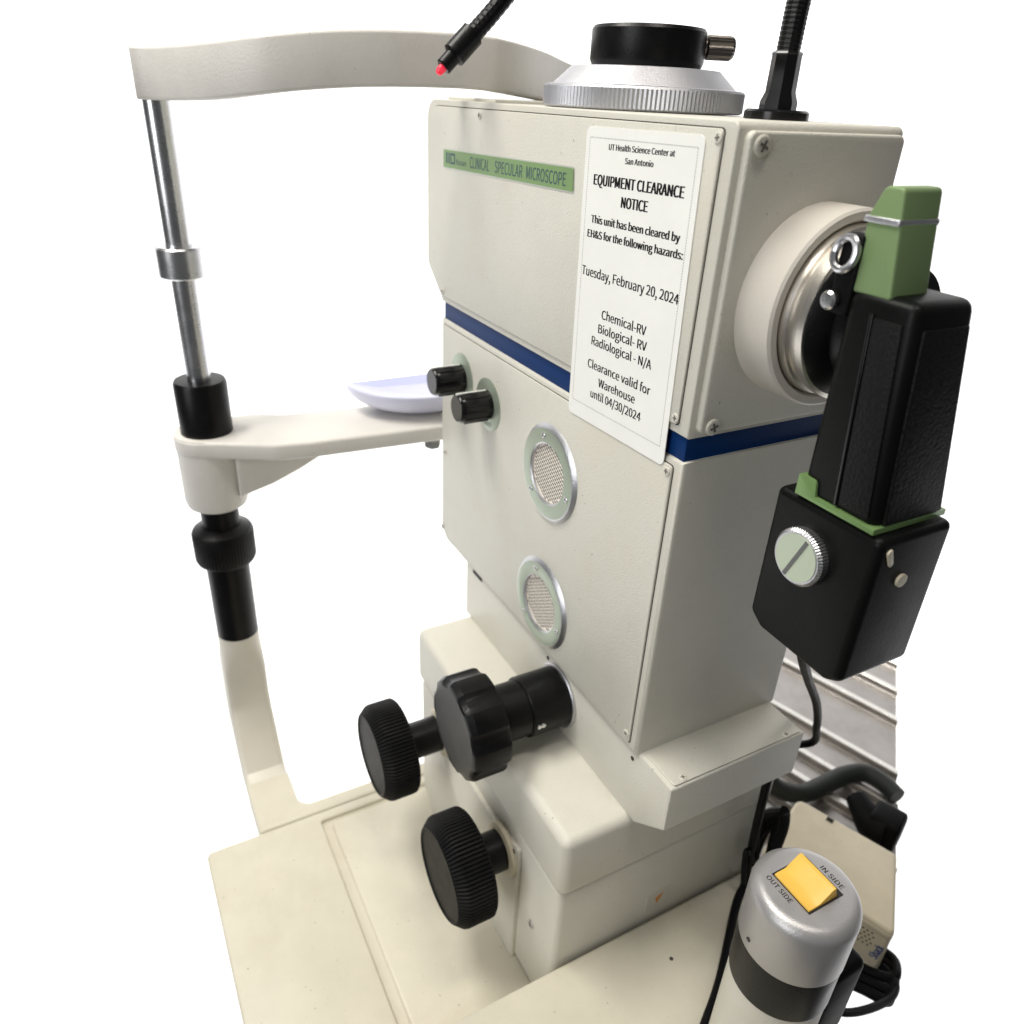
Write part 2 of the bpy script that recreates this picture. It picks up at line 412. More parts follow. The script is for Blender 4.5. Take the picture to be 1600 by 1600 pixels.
# back plate, ring
bpm = obj('back_plate', prism(rpoly([(3, -3, 3), (UW - 2, -3, 3), (UW - 2, -113.5, 3), (3, -113.5, 3)]), 1, -3.2, .5, 1.2, 3), CREAM, mic)
for p in [(1190, 228), (1113, 667)]:
    h = hit(*p, 1, -3.2); screw(SCREW_L, (h[0], -3.3, h[2]), bpm, NEGY)
RX, RZ = 47.5, -63
obj('mount_ring', lathe([(30, 2), (37.2, 2), (37.2, 20.5), (36.2, 21.5), (33.5, 21.5), (32.6, 20.5), (32, 16)], (RX, 0, RZ), 1, -1, 72, caps=False), PINKCREAM, mic)
FLANGE = mat('satin_flange', (.62, .585, .53), .33, metal=.9, bump=.1)
obj('mount_flange', lathe([(32.1, 12), (32.1, 21.2), (31.4, 23.5), (30.2, 24), (30.2, 27), (31.2, 28), (31.2, 31), (29.5, 32.5), (22, 32.5), (22, 12)], (RX, 0, RZ), 1, -1, 72, caps=False), FLANGE, mic)

# vents
def vent(yc, zc, R):
    v = obj('vent_ring', lathe([(R * .60, .6), (R * .60, 2.6), (R * .63, 3.2), (R * .9, 3.2), (R * .93, 2.9), (R, .9), (R, .6)], (0, yc, zc), 0, -1, 64, caps=False), [GREENALU, ALU], mic)
    me = v.data
    for p in me.polygons:
        c = me.vertices[p.vertices[0]].co
        r = max(math.hypot(me.vertices[k].co.y, me.vertices[k].co.z) for k in p.vertices) * 1000
        rn = min(math.hypot(me.vertices[k].co.y, me.vertices[k].co.z) for k in p.vertices) * 1000
        p.material_index = 0 if (rn > R * .62 and r < R * .91) else 1
    obj('vent_back', lathe([(0, 1.05), (R * .61, 1.05), (R * .61, .5), (0, .5)], (0, yc, zc), 0, -1, 40), DARK, v)
    ri = R * .605
    q = lathe([(0, 1.3), (ri, 1.3), (ri, 1.1), (0, 1.1)], (0, yc, zc), 0, -1, 40)
    gr = obj('grille', q, MESHM, v)
    q = bmesh.new(); d = Vector((math.cos(.36), math.sin(.36))); nn = Vector((-d.y, d.x)); r_ = 0; zz = -ri
    while zz < ri:
        yy = -ri + (r_ % 2) * 1.75
        while yy < ri:
            c = Vector((yy, zz))
            if c.length < ri - .9:
                P = [c - d * 1.15, c - d * .6 - nn * .42, c + d * .8 - nn * .42, c + d * 1.15, c + d * .6 + nn * .42, c - d * .8 + nn * .42]
                prism([(yc + p.x, zc + p.y) for p in P], 0, -1.34, -1.2, bm=q)
            yy += 3.5
        zz += 1.15; r_ += 1
    tag(obj('grille_slots', q, DARK, gr), kind='stuff')
    for a in (75, 195, 315):
        a = math.radians(a); screw(SCREW_C, (-3.2, yc + math.cos(a) * R * .77, zc + math.sin(a) * R * .77), v)
vent(100.2, -175.4, 28.0)
vent(98.6, -259.2, 28.6)

# two small control knobs with dials
def small_knob(yc, zc):
    k = obj('control_knob', lathe([(9.2, 1.8), (9.0, 19), (8.5, 21.6), (7.8, 22.4), (0, 22.4)], (0, yc, zc), 0, -1, 24), BLACKG, mic)
    obj('dial', lathe([(16.2, .9), (16.2, 1.5), (15.6, 1.8), (0, 1.8)], (0, yc, zc), 0, -1, 48), GREENALU, k)
    obj('pointer', box(-22.7, -3, yc - .55, yc + .55, zc + 8.3, zc + 9.5, .2), PAPER, k)
    for a in range(0, 360, 30):
        pass
    q = bmesh.new()
    for a in range(35, 360, 30):
        if 60 < a < 120: continue
        ca, sa = math.cos(math.radians(a)), math.sin(math.radians(a))
        prism([(yc + ca * 9.1 - sa * .8, zc + sa * 9.1 + ca * .8), (yc + ca * 9.8 - sa * .5, zc + sa * 9.8 + ca * .5), (yc + ca * 9.8 + sa * .5, zc + sa * 9.8 - ca * .5), (yc + ca * 9.1 + sa * .8, zc + sa * 9.1 - ca * .8)], 0, -19, -3, bm=q)
    obj('grip_ribs', q, BLACKG, k)
    return k
k1 = small_knob(213, -157.5)
k2 = small_knob(175.3, -162)
lettering('lettering', 'CENTER', lambda tx, ty: (-1.86, 175.3 - 12.2 * math.sin((tx - 7) / 12.2) * 1 - ty * math.sin((tx - 7) / 12.2) * -1, -162 - (13.8 - ty) * math.cos((tx - 7) / 12.2)), 14, 2.4, GREYINK, k2, .01)

# carriage under the housing
co = rpoly([(209, -292.6), (209, -339), (-4, -339, 2), (-26.5, -321.5, 2), (-26.5, -292.2, 1.5), (-2, -292.2)])
car = obj('carriage', prism(co, 0, 2.6, 94, 1.2, 2), CREAM, mic)
tc = obj('tray_cover', prism(rpoly([(5, -25.4, 1.5), (91.5, -25.4, 1.5), (91.5, -2, 1), (5, -2, 1)]), 2, -292.4, -291.2, .4), CREAM, mic)
for p in [(1067, 1215), (1228, 1148)]:
    h = hit(*p, 2, -291.2); screw(SCREW_S, (h[0], h[1], -291.3), tc, (0, 0, 0))
for p in [(988, 1185), (856, 1028)]:
    h = hit(*p, 0, 2.4); screw(screw_mesh(1.3, DARK, 'screw_dark'), (2.5, h[1], h[2]), car)
h = hit(746, 899, 0, 2.4); obj('slot', box(2.3, 2.8, h[1] - 7, h[1] + 7, h[2] - 1.6, h[2] + 1.6), DARK, car)

# focusing knob with scalloped rim
FY, FZ = 77.5, -314.5
fk = bmesh.new(); R0 = 30.3; n = 128
def scal(i):
    a = (i / n * 8) % 1.0
    return -1.0 * max(0, math.sin(math.pi * max(0, min(1, (a - .25) / .5)))) ** .8
lathe([(R0 - 4, 46), (R0 - .8, 47.5, 1.8), (R0, 49.5, 1.8), (R0, 66.5, 1.8), (R0 - 1.6, 69.4, 1.8), (R0 - 3.4, 70.2, 1.4), (R0 - 7, 70.2), (0, 70.2)], (2.6, FY, FZ), 0, -1, n, bm=fk, knurl=scal)
fko = obj('focus_knob', fk, BLACK, mic, 28)
obj('collar', lathe([(18.2, .5), (18.2, 26), (17.6, 26.8), (16.8, 27), (16.8, 50), (0, 50)], (2.6, FY, FZ), 0, -1, 48), BLACK, fko)
obj('washer', lathe([(20.2, .2), (20.2, 1.2), (19.4, 1.8), (0, 1.8)], (2.6, FY, FZ), 0, -1, 48), ALU, fko)
for dz in (8, 12.5):
    obj('set_screw', lathe([(1.3, 16.6), (1.3, 18.5), (0, 18.6)], (-14 - dz * .6, FY - 1, FZ), 1, -1, 12), CHROME, fko).location.z += 0.000

# stage cover and body
obj('stage_cover', box(-38.5, 120, -1.5, 205, -383.5, -338.6, 6, 5), CREAM, mic)
sb = obj('stage_body', box(-37.2, 118, .5, 201, -496, -382, 4, 3), CREAM, mic)
q = prism(rpoly([(42, -391, 2), (80, -400, 4), (178, -400, 4), (178, -496), (42, -496)]), 0, -40.2, -36.5, .8)
gp = obj('gear_plate', q, CREAM, sb)
screw(screw_mesh(1.6, DARK, 'screw_dark_mid'), (-40.2, 47, -397), gp)
h = hit(830, 1444, 0, -37.4); screw(SCREW_M, (-37.3, h[1], h[2]), sb)
h = hit(1028, 1403, 1, .4)
q = prism([(h[0] - 2.5, h[2] + 1.5), (h[0] + 4, h[2] + 4.5), (h[0] - .5, h[2] - 4.5)], 1, .15, .6)
obj('warning_sticker', q, ORANGE, sb)
q = prism(rpoly([(h[0] - 9, h[2] - 10), (h[0] + 8.5, h[2] - 7.5), (h[0] + 8.5, h[2] + 8), (h[0] - 9, h[2] + 6)]), 1, .25, .6)
obj('sticker_film', q, mat('clear_film', (.56, .535, .465), .3), sb)

def coarse_knob(yc, zc, xf, hub):
    R = 33.2; n = 252
    kn = lambda i: -.9 if i % 3 == 0 else (.15 if i % 3 == 1 else .15)
    q = lathe([(R - 7, 0), (R - 1.5, .6), (R - .2, 2, 1), (R, 4, 1), (R, 17.5, 1), (R - .6, 19.5, 1), (R - 4.6, 24.2, .8), (R - 5.4, 24.6), (R - 6.4, 23.6), (0, 23.6)], (xf + 24.6, yc, zc), 0, -1, n, knurl=kn)
    k = obj('stage_knob', q, BLACKK, mic, 25)
    obj('shaft', lathe([(12.6, 0), (12.6, hub - 1 - (xf + 24)), (0, hub - 1 - (xf + 24))], (xf + 24, yc, zc), 0, 1, 40), BLACK, k)
    obj('collar', lathe([(17, 0), (17, 2.6), (15.6, 3.4), (13, 3.4), (0, 3.4)], (hub, yc, zc), 0, -1, 48), IVORY, k)
    return k
coarse_knob(59.5, -408, -84.2, -39.8)
coarse_knob(157, -397, -92.3, -39.8)

# base plate, raised deck, front deck
q = box(-204, 119, 0, 212, -521, -499.5, 2, 3)
base = obj('base_plate', q, CREAMW, mic)
obj('side_deck', prism(rpoly([(-203.6, .5), (-120.5, .5), (-120.5, 203, 2), (110, 203, 2), (110, 211.6, 2), (-203.6, 211.6, 4)]), 2, -500.5, -496.6, 2.2, 4), CREAMW, mic)
obj('raised_deck', prism(rpoly([(-114, 1), (110, 1), (110, 198.5, 3), (-114, 198.5, 4)]), 2, -500.5, -496.2, 2.6, 4), CREAMW, mic)
fd = obj('front_deck', prism(rpoly([(-215, -1.9), (121, -1.9), (121, -28, 6), (52, -96, 20), (52, -175), (-215, -175)]), 2, -521, -445.5, 2, 3), CREAMW, mic)
h = hit(1049, 1498, 2, -445.5); screw(screw_mesh(1.2, DARK, 'screw_tiny'), (h[0], h[1], -445.6), fd, (0, 0, 0))

# head rest
HX, HY = -148.0, 310.0
obj('headrest_bar', prism(rpoly([(-164.8, 212.8, 2), (164.8, 212.8, 2), (164.8, 264), (131, 264), (131, 225, 10), (-131, 225, 10), (-131, 264), (-164.8, 264)]), 2, -521, -497.2, 2, 3), CREAMW, mic)
for sx in (1, -1):
    q = bmesh.new()
    sec = [  # (yfront, yback, z, halfwidth, radius-ish)
        (213, 224, -498), ]
    # arm as a lofted bracket: cross-section corners along a bent path
    stations = [((240, -497.6), (240, -520.5), 16.2), ((266, -497.4), (276, -520.5), 16.6), ((272, -495), (292, -515), 16.8), ((297, -456), (326, -470), 16.8),
                ((300, -442), (330, -446), 16.6), ((297, -410), (328, -410), 16.2), ((294.6, -386), (325.4, -386), 15.6), ((294.4, -378), (325.6, -378), 15.6)]
    rings = []
    for (fa, fz), (ba, bz), hw in stations:
        A = Vector((fa, fz)); B = Vector((ba, bz)); ring = []
        th = (B - A).length / 2; c = (A + B) / 2; d = (B - A).normalized()
        for k in range(24):
            a = 2 * math.pi * k / 24
            e = .32 if fz < -400 else (.55 if fz < -390 else 1.0)
            ca, sa = math.cos(a), math.sin(a)
            px = math.copysign(abs(ca) ** e, ca) * hw; pd = math.copysign(abs(sa) ** e, sa) * th
            ring.append(q.verts.new((sx * -HX * -1 + px if sx > 0 else -HX + px, c.x + d.x * pd, c.y + d.y * pd)))
        rings.append(ring)
    for A, B in zip(rings, rings[1:]):
        for k in range(24): q.faces.new([A[k], A[(k + 1) % 24], B[(k + 1) % 24], B[k]])
    q.faces.new(rings[0]); q.faces.new(rings[-1])
    obj('headrest_arm', q, CREAMH, mic, 30)
    X = HX if sx > 0 else -HX
    kn = lambda i: -.45 if i % 2 else .1
    obj('support_tube', lathe([(15.4, -381), (15.4, -305), (0, -305)], (X, HY, 0), 2, 1, 40), BLACK, mic)
    obj('lock_ring', lathe([(17, -312), (20.6, -310.5), (21.6, -308, 1), (21.6, -287, 1), (20.4, -284.5), (13.5, -281), (0, -281)], (X, HY, 0), 2, 1, 120, knurl=kn), BLACK, mic, 25)
    obj('inner_tube', lathe([(13.2, -284), (13.2, -264), (0, -264)], (X, HY, 0), 2, 1, 40), BLACK, mic)
    obj('rod_collar', lathe([(17, -208), (17, -173.5), (16, -171.5), (8.5, -171), (0, -171)], (X, HY, 0), 2, 1, 40), BLACK, mic)
    obj('upright_rod', lathe([(7.6, -173), (7.6, -6), (0, -6)], (X, HY, 0), 2, 1, 40), CHROME, mic)
    obj('rod_ring', lathe([(7, -105), (13.2, -105), (14, -104), (14, -87.5), (13, -86.5), (7, -86.5)], (X, HY, 0), 2, 1, 40), CHROME, mic)

def superblock(pts, z0, z1, r): return prism(rpoly(pts), 2, z0, z1, r, 3)
arm = [(HX + 22.3 * math.cos(math.radians(a)), HY + 22.3 * math.sin(math.radians(a)), 0) for a in range(100, 262, 9)] + [(-130, 277, 20), (-111, 267.5, 30), (-88, 263.5, 30), (-55, 261.5, 20), (15, 257, 20), (48, 262, 22), (50, 318, 22), (-45, 317, 30), (-68, 318, 20), (-94, 322, 20), (-112, 331, 20)]
ca = obj('chin_arm', superblock(arm, -220, -208, 2.2), CREAMC, mic)
obj('boss', lathe([(0, -208.2), (21.6, -208.2), (21.6, -208.6), (21.6, -258), (20.4, -262.5), (17.5, -264.5), (0, -264.5)], (HX, HY, 0), 2, 1, 48), CREAMC, ca, 40)
q = prism(rpoly([(-135, -216), (-128, -216), (-40, -216), (-62, -224, 8), (-92, -239, 12), (-112, -247, 12), (-135, -253)]), 1, 288, 303, 3, 3)
obj('rib', q, CREAMC, ca)
obj('bolt', lathe([(6.5, -219), (6.5, -229), (5.4, -231), (0, -231)], (4, 274, 0), 2, 1, 6), mat('dark_bolt_steel', (.2, .2, .2), .4, metal=.8), ca)
# chin cup: shallow bowl
q = bmesh.new(); rings = []
for t in [i / 12 for i in range(13)]:
    a = t * math.pi / 2; rr = math.cos(a * .98); zz = -188 - 22.5 * math.sin(a) ** 1.0
    if t == 1: rr = .25; zz = -210.8
    rings.append([(rr, zz)])
prof_c = [(1.0 * math.cos(t * math.pi / 2) ** .8, -189 - 21.5 * math.sin(t * math.pi / 2)) for t in [i / 12 for i in range(12)]] + [(0, -210.5)]
prof_in = [(.55, -193.5), (.80, -190), (.94, -188), (.985, -187.6), (1.0, -188.4)]
full = [(0, -195)] + prof_in + prof_c[0:]
vr = []
for rr, zz in full:
    vr.append([q.verts.new((9 + 57 * rr * math.cos(2 * math.pi * k / 40), 313 + 50 * rr * min(math.sin(2 * math.pi * k / 40), 0), zz)) for k in range(40)])
for A, B in zip(vr, vr[1:]):
    for k in range(40): q.faces.new([A[k], A[(k + 1) % 40], B[(k + 1) % 40], B[k]])
bmesh.ops.remove_doubles(q, verts=q.verts, dist=1e-4)
obj('chin_cup', q, CUP, mic, 60)

# brow band
bp_ = [(-158.5, 304, -7.6), (-151, 299, -7.6), (-142, 283, -7), (-127, 253, -5.2), (-108, 234, -2), (-87, 224.5, 1), (-63, 218.5, 3.4), (-39, 215, 4.7), (-12, 213, 5.4), (8, 212.5, 5.3), (22, 214.5, 4.6), (43, 226, 3.2), (70, 248, 1.5), (105, 278, -2), (140, 300, -6), (163, 312, -8)]
path = spline(bp_, 6); q = bmesh.new(); rings = []; HB = 25.7; TH = 5.0
for i, p in enumerate(path):
    t = (path[min(i + 1, len(path) - 1)] - path[max(i - 1, 0)]); t.z = 0; t.normalize(); nn = Vector((t.y, -t.x, 0))
    ring = []
    for a, b in rpoly([(0, 0, 1.8), (2 * TH, 0, 1.8), (2 * TH, HB, 1.8), (0, HB, 1.8)], 3):
        wid = 1.0
        ring.append(q.verts.new(p - nn * a + Vector((0, 0, b))))
    rings.append(ring)
for A, B in zip(rings, rings[1:]):
    m_ = len(A)
    for k in range(m_): q.faces.new([A[k], A[(k + 1) % m_], B[(k + 1) % m_], B[k]])
q.faces.new(rings[0]); q.faces.new(rings[-1])
bb = obj('brow_band', q, CREAMC, mic, 50)

# top port adapter
AX, AY = 50.0, 123.0
kn = lambda i: -.4 if i % 2 else .1
ad = obj('port_ring', lathe([(46.6, .1), (47.6, .9, 1), (47.6, 8.6, 1), (46.8, 9.6), (43.4, 10), (35, 17.4), (30, 17.8), (0, 17.8)], (AX, AY, 0), 2, 1, 300, knurl=kn), ALUM, mic, 25)
ac = obj('port_cap', lathe([(25.2, 17.6), (26.2, 19.4), (26.6, 20.6), (26.6, 32.6), (25.6, 34), (22, 34.4), (0, 34.4)], (AX, AY, 0), 2, 1, 64), BLACK, mic)
ddx = Vector((.9, -.42, 0)).normalized()
a0 = Vector((AX, AY, 27.5)) + ddx * 25.4
q = lathe([(3.6, 0), (3.6, 2), (5.0, 2.6, 1), (5.0, 14, 1), (4.2, 15.2), (0, 15.2)], (0, 0, 0), 2, 1, 40, knurl=lambda i: -.4 if i % 2 else .1)
rm = ddx.to_track_quat('Z', 'Y').to_matrix()
for v in q.verts: v.co = rm @ v.co + a0
obj('thumb_screw', q, mat('dark_steel', (.22, .2, .18), .35, metal=1), ac, 25)
obj('label_plate', box(8, 62, 196, 258, -.6, 1.4, .6), CREAM, mic)

# fixation light on a gooseneck
GX, GY = 52.0, 36.0
gn = obj('gooseneck', tube([(GX, GY, 20), (GX + .5, GY, 34), (GX + 2.5, GY + 1, 52), (GX + 8, GY + 6, 85), (GX + 18, GY + 26, 128), (78, 112, 150), (66, 160, 128), (38, 186, 82), (7.3, 190, 45.2), (-13, 190, 25.5)], 4.3, 14, 40, rf=lambda i: 4.6 if i % 4 < 2 else 4.42), BLACK, mic, 20)
obj('flange', lathe([(12.6, -.2), (12.6, 2.6), (11.6, 3.4), (0, 3.4)], (GX, GY, 0), 2, 1, 48), BLACKG, gn)
obj('boot', lathe([(7.2, 3), (7.2, 6), (5.8, 9.5), (5.6, 22), (5.9, 22.5), (5.4, 23.2), (0, 23.2)], (GX, GY, 0), 2, 1, 8), BLACKG, gn)
ld = (Vector((-30, 190, 9.5)) - Vector((7.3, 190, 45.2))).normalized()
rm = ld.to_track_quat('Z', 'Y').to_matrix()
def along(prof, o, n=24, kn=None):
    q = lathe(prof, (0, 0, 0), 2, 1, n, knurl=kn)
    for v in q.verts: v.co = rm @ v.co + Vector(o)
    return q
lo_ = Vector((7.3, 190, 45.2)) + ld * 22
obj('ferrule', along([(5, 0), (6.2, .5), (6.2, 14.5), (4.6, 15.2), (4.2, 15.6), (4.2, 22), (3.6, 22.6), (0, 22.6)], lo_, 12), BLACK, gn)
obj('fixation_lamp', along([(2.1, 21), (2.1, 24.6), (1.7, 26), (.9, 26.8), (0, 27)], lo_, 20), RED, gn)

# joystick
JX, JY, JZ = 31.0, -90.5, -303.0
jb = obj('joystick', lathe([(23.4, -446), (23.4, -365.5), (22.8, -365), (0, -365)], (JX, JY, 0), 2, 1, 56), CREAM, mic)
obj('grip_band', lathe([(22.8, -366), (23.8, -365.6), (24, -364), (24, -337.6), (0, -337.6)], (JX, JY, 0), 2, 1, 56), BLACK, jb)
q = lathe([(24.2, -337.8)] + [(24.4, -337.2), (24.4, JZ - 6.5)] + [(24.4 - 6 + 6 * math.cos(a), JZ - 6.5 + 6.5 * math.sin(a)) for a in [math.pi / 2 * i / 6 for i in range(1, 7)]] + [(0, JZ)], (JX, JY, 0), 2, 1, 72)
cap = obj('silver_cap', q, ALUP, jb)
obj('switch_frame', box(JX - 9.6, JX + 11.6, JY - 9.8, JY + 12.6, JZ - .5, JZ + .25), DARK, jb)
# rocker: profile in (x,z), rises to a ridge towards the IN side
rk = prism([(JX - 9.2, JZ - 1), (JX - 9.2, JZ + 1.2), (JX - 2.5, JZ + 1.4), (JX + 4.0, JZ + 6.6), (JX + 6.0, JZ + 6.8), (JX + 9.0, JZ - 1)], 1, JY - 9.0, JY + 11.6, .4, 2)
obj('rocker_switch', rk, YELLOW, jb)
lettering('lettering', 'IN SIDE', lambda tx, ty: (JX + 13.0 + ty, JY + 5.0 - tx, JZ + .06), 12.5, 2.4, INK, jb, .012)
lettering('lettering', 'OUT SIDE', lambda tx, ty: (JX - 13.4 + ty, JY + 12.6 - tx, JZ + .06), 14.5, 2.4, INK, jb, .012)
obj('clamp', box(JX + 14, JX + 39, JY - 19, JY + 6, -414, -358, 4), BLACKM, jb)
h = hit(1170, 1467, 1, JY); screw(screw_mesh(1.2, DARK, 'screw_cap'), (JX - 23.9, JY + 5, -331), jb)

# ------------------------------------------------------------------ film camera on the mount ring
fc = thing('film_camera', 'black film camera with slotted silver knob mounted on the cream ring', 'camera', (30, -60, -186))
CX0, CX1 = 15.0, 38.0
obj('lens_throat', lathe([(28, 31), (28.5, 32.5), (26, 36), (22, 38), (22, 47.5), (0, 47.5)], (RX - 3, 0, RZ), 1, -1, 48), BLACK, fc)
def hull(bot, top, r, seg=4):
    """frustum: bot/top = (x0, x1, y0, y1, z)"""
    q = bmesh.new(); R_ = []
    for x0, x1, y0, y1, z in (bot, top): R_.append([q.verts.new(p) for p in ((x0, y0, z), (x1, y0, z), (x1, y1, z), (x0, y1, z))])
    q.faces.new(R_[0]); q.faces.new(R_[1])
    for k in range(4): q.faces.new([R_[0][k], R_[0][(k + 1) % 4], R_[1][(k + 1) % 4], R_[1][k]])
    bmesh.ops.recalc_face_normals(q, faces=q.faces)
    return bevel(q, r, seg)
obj('body', hull((CX0, 52, -80, -46.8, -121), (CX0, 44, -73, -46.8, -46), 4), BLACKCAM, fc)
obj('back_door', hull((CX0 + 4, 49, -81, -77, -119), (CX0 + 4, 41.5, -74.5, -69, -54), .6, 2), LEATHER, fc)
obj('grip_covering', hull((CX0 - .7, CX0 + .4, -77, -64.5, -117), (CX0 - .7, CX0 + .4, -69.5, -59, -53), .4, 2), LEATHER, fc)
obj('hinge', hull((CX0 - .9, CX0 + .4, -64, -62.8, -118), (CX0 - .9, CX0 + .4, -58.6, -57.4, -52), .3, 2), BLACKG, fc)
q = prism(rpoly([(-46.8, -47.5, 1), (-46.2, -24, 2), (-50, -15, 3), (-57, -15, 2), (-62, -47.5, 1)]), 0, CX0 + 1, 34, 2, 3)
tp = obj('top_plate', q, mat('green_grey_plate', (.20, .29, .13), .5, metal=.2, spec=.3), fc)
obj('trim_line', box(CX0 + .2, 34.3, -58.6, -45.6, -26, -24, .4), ALU, tp)
q = prism(rpoly([(-45.8, -121.4), (-45.8, -113, 1), (-54, -113, 2), (-55, -119), (-80.8, -119.2), (-80.8, -121.4)]), 0, CX0 - 1, 52.4, .4)
obj('base_trim', q, mat('green_trim', (.17, .28, .10), .35, metal=.3, spec=.4), fc)
wo = rpoly([(-37, -122, 3), (-85, -122, 3), (-85, -183, 4), (-78, -186.5, 4), (-44, -185, 4), (-37, -180, 4)])
wd = obj('winder', prism(wo, 0, CX0 - .5, 53, 4, 4), BLACKCAM, fc)
KY, KZ = -56.6, -142.8
kb = obj('slotted_knob', lathe([(11.2, 0), (11.4, .5, 1), (11.4, 3.4, 1), (10.2, 4.6), (0, 4.7)], (CX0 - .4, KY, KZ), 0, -1, 120, knurl=lambda i: -.35 if i % 2 else .1), ALU, fc, 25)
obj('face', lathe([(9.4, 4.6), (9.4, 4.9), (0, 4.9)], (CX0 - .4, KY, KZ), 0, -1, 40), mat('green_knob_face', (.50, .56, .43), .4, metal=.4), kb)
q = box(-.4, .2, -9.2, 9.2, -.75, .75)
for v in q.verts:
    c, s_ = math.cos(1.95), math.sin(1.95); y, z = v.co.y, v.co.z
    v.co.y = y * c - z * s_ + KY; v.co.z = y * s_ + z * c + KZ; v.co.x += CX0 - 5.2
obj('slot', q, mat('slot_grey', (.12, .12, .12), .5), kb)
h = hit(1325, 396, 0, 15.5)
ringp = [Vector((14.2 + .8 * math.sin(a), h[1] + 4.2 * math.cos(a), h[2] + 5 * math.sin(a))) for a in [2 * math.pi * k / 24 for k in range(25)]]
obj('strap_lug', tube(ringp, 1.35, 10, 1, sp=False), CHROME, fc)
h = hit(1303, 468, 0, 15.5)
obj('strap_stud', lathe([(1.6, 0), (1.6, 3), (3.2, 3.4), (3.2, 5), (2.4, 5.8), (0, 6)], (17.5, h[1], h[2]), 0, -1, 20), CHROME, fc)
obj('lug_block', box(15, 22, -48, -39.5, -56, -30, 1.5), BLACKM, fc)
obj('lever', prism(rpoly([(CX0 + 3, -127, 1), (CX0 + 5, -125, 1), (CX0 + 8, -132, 1), (CX0 + 6.5, -133.5, 1)]), 1, -85.8, -84.8, .3), IVORY, wd)
obj('button', lathe([(2.6, 0), (2.6, 1.2), (0, 1.4)], (CX0 + 16, -84.8, -141), 1, -1, 20), IVORY, wd)

# ------------------------------------------------------------------ beige box
ZT = -470.0
P0 = hit(1248, 1246, 2, ZT); P1 = hit(1400, 1333, 2, ZT)
e1 = Vector((P1[0] - P0[0], P1[1] - P0[1], 0)).normalized(); e2 = Vector((e1.y, -e1.x, 0))
bx = thing('plastic_box', 'yellowed beige plastic box with speaker holes lying behind the silver joystick', 'box', (P0[0], P0[1], -520))
def loc(a, b, z): return Vector((P0[0], P0[1], 0)) + e1 * a + e2 * b + Vector((0, 0, z))
W1 = 66.0
def ab(p): v = Vector((p[0] - P0[0], p[1] - P0[1], 0)); return v.dot(e1), v.dot(e2)
aF = ab(hit(1403, 1334, 2, ZT))[0]; aN = ab(hit(1403, 1452, 2, ZT))[0]
def tobox(q):
    for v in q.verts: v.co = loc(v.co.x, v.co.y, v.co.z)
    return q
q = prism(rpoly([(0, 0, 6), (aF, 0, 3), (aN, W1, 3), (0, W1, 6)], 4), 2, -516, ZT, 3.5, 4)
obj('case', tobox(q), BEIGE, bx, 40)
obj('lid_edge', tobox(prism(rpoly([(-.3, -.3, 6), (aF + .2, -.3, 3), (aN + .2, W1 + .4, 3), (-.3, W1 + .4, 6)], 4), 2, ZT - 9, ZT - 3.4, 1.2, 3)), BEIGE, bx, 40)
obj('foot_rim', tobox(box(2, aF - 2, 2, W1 - 3, -521.5, -515.5, 1)), BEIGE, bx)
def face(px, py):
    r = Vector(RC.T @ np.array([px - 800.0, py - 800.0, F_PX])); o_ = Vector(CAM); p0 = loc(0, W1, ZT)
    p = o_ + r * ((p0 - o_).dot(e2) / r.dot(e2)); return (p - p0).dot(e1), p.z
ha, hz = face(1352, 1462); ta, tz = face(1366, 1506); ub, uz = face(1388, 1474)
q = bmesh.new()
for i in range(6):
    for j in range(5):
        a = ha - 12 + i * 3.0 + (j % 2) * 1.6; z = hz + 6 - j * 3.2
        prism([(a + .75 * math.cos(t * math.pi / 3), z + .75 * math.sin(t * math.pi / 3)) for t in range(6)], 1, W1 - .4, W1 + .12, bm=q)
tag(obj('speaker_holes', tobox(q), DARK, bx), kind='stuff')
lettering('lettering', 'Shack', lambda tx, ty: loc(ta + (ub - ta) / 12 * tx * .6 - ty, W1 + .25, tz + 5 + tx), 14, 5.2, BLUEINK, bx, .05)
q = tobox(box(24, 29, 2.5, 6.5, ZT - .4, ZT + .6, .2)); obj('catch', q, DARK, bx)

# ------------------------------------------------------------------ cables
H = lambda px, py, ax, v: tuple(hit(px, py, ax, v))
def cable(name, pts, r, m, label, n=10, k=8, group=None):
    return tag(obj(name, tube(pts, r, n, k), m), label, 'cable', group)
cable('black_cable', [(99, -9, -345), (101, -9, -390), (104, -9, -432), (100, -13, -440), H(1150, 1415, 2, -442.5), H(1125, 1530, 2, -442.5), H(1098, 1610, 2, -442.5), H(1070, 1700, 2, -442.5)], 2.7, BLACKM, 'black power cord running down over the front deck beside the joystick')
cable('signal_cord', [(107, -6, -400), (112, -8, -430), H(1166, 1330, 1, -10), H(1162, 1390, 1, -14), H(1172, 1440, 1, -16), H(1178, 1500, 1, -20)], 1.8, BLACKM, 'thin black cord looped beside the power cord at the stage corner')
for j, (off, lab) in enumerate([(0, 'outermost black loop of the cord coil left of the beige box'), (9, 'middle black loop of the cord coil left of the beige box'), (18, 'innermost black loop of the cord coil left of the beige box')]):
    px = [(1226 - off * .4, 1268 + off * .6), (1200, 1273 + off), (1179 + off * .5, 1300 + off * .6), (1167 + off * .6, 1342), (1170 + off * .6, 1388 - off), (1188, 1404 - off), (1203 - off * .3, 1374), (1211 - off * .3, 1330), (1224 - off * .5, 1292)]; px.append(px[0])
    cable('coiled_cord', [H(x, y, 0, 126 + j * 4 + 1.5 * math.sin(i_ * 1.7)) for i_, (x, y) in enumerate(px)], 3.6, BLACKM, lab, group='black cord coil')
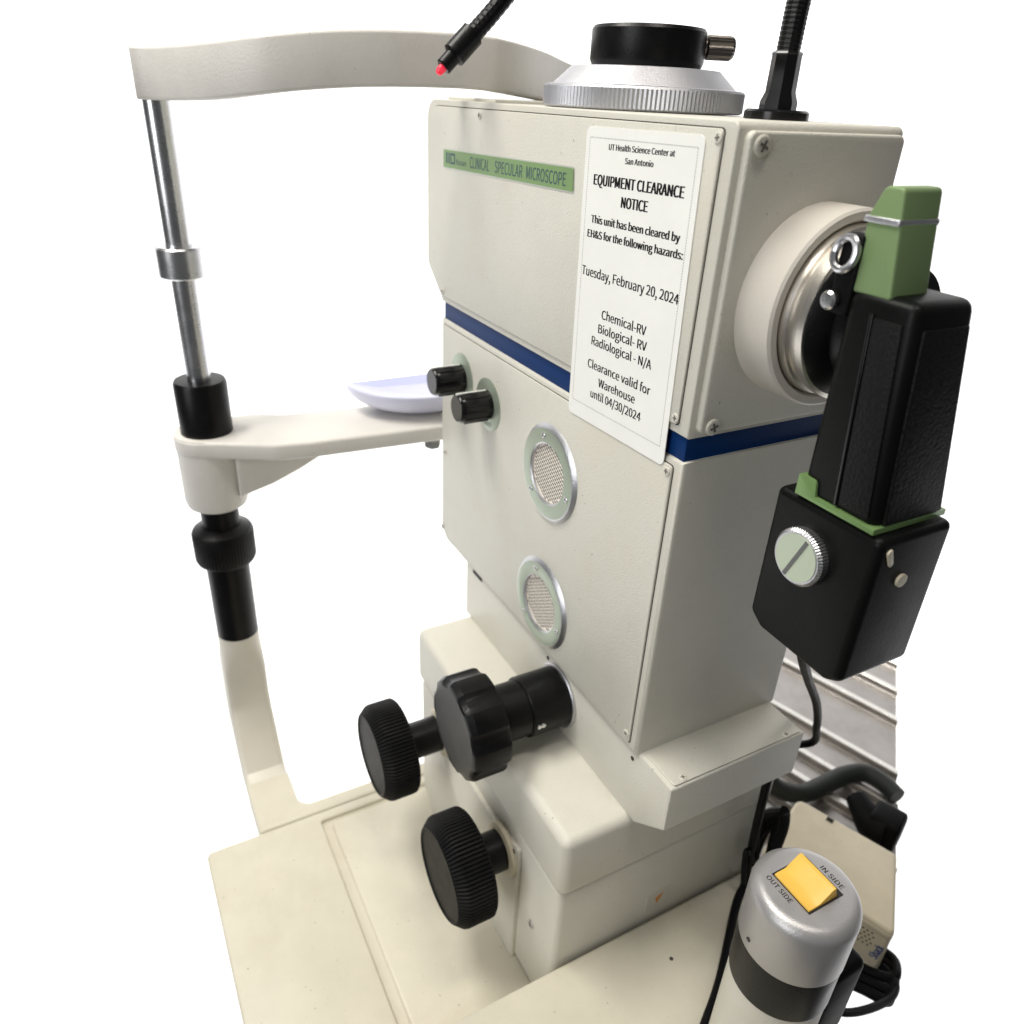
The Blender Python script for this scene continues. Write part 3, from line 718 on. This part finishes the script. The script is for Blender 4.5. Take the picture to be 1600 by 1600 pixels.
cable('heavy_cable', [H(1196, 1213, 2, -492), H(1215, 1232, 2, -500), H(1250, 1240, 2, -505), H(1285, 1228, 2, -508), H(1318, 1212, 2, -508), H(1350, 1208, 2, -508), H(1380, 1224, 2, -508), H(1402, 1245, 2, -508)], 8.0, GREYCABLE, 'thick dark grey cable snaking over the ribbed metal bench', 14)
cable('camera_cord', [(24, -58, -184), (50, -44, -215), H(1264, 1065, 1, -24), H(1276, 1100, 1, -14), H(1276, 1135, 1, -6), H(1262, 1162, 1, 2), (88, 10, -330)], 2.4, BLACKM, 'black cord hanging from the film camera down behind the tray corner', 10)
for j, wd_ in enumerate(['topmost', 'middle', 'lowest']):
    y = 1506 + j * 15
    cable('wrapped_cord', [H(1285, y - 12 + 2 * j, 2, -507), H(1315, y - 6 + j, 2, -507), H(1345, y + 6 + j, 2, -507), H(1372, y + 18 + 2 * j, 2, -507), H(1392 - 3 * j, y + 22 + 3 * j, 2, -507), H(1400 - 4 * j, y + 14, 2, -507), H(1396, y - 6, 2, -510), H(1376, y - 22, 2, -514)], 3.6, BLACKM,
          wd_ + ' of three black cords passing below the beige box lettering', group='cords in front of the beige box')
cable('loop_cord', [H(1290, 1572, 2, -470), H(1320, 1582, 2, -480), H(1352, 1578, 2, -490), H(1382, 1566, 2, -500), H(1397, 1552, 2, -505), H(1398, 1532, 2, -508), H(1380, 1510, 2, -512)], 2.6, BLACKM, 'thin black cord sagging below all the others at the bottom right')
pg = thing('power_plug', 'black moulded power plug on the metal bench behind the beige box', 'plug', tuple(hit(1380, 1290, 2, -520)))
obj('plug_body', tube([H(1338, 1246, 2, -500), H(1350, 1268, 2, -502), H(1362, 1290, 2, -505), H(1380, 1300, 2, -505)], 9, 12, 6, rf=lambda i: 9 + i * .28), BLACKM, pg)
pb = hit(1382, 1290, 2, -505)
q = box(-13, 13, -20, 22, -14, 15, 6, 4)
for v in q.verts: v.co = Vector(pb) + e1 * v.co.y * .6 + e2 * v.co.x + Vector((0, 0, v.co.z))
obj('plug_head', q, BLACKM, pg)
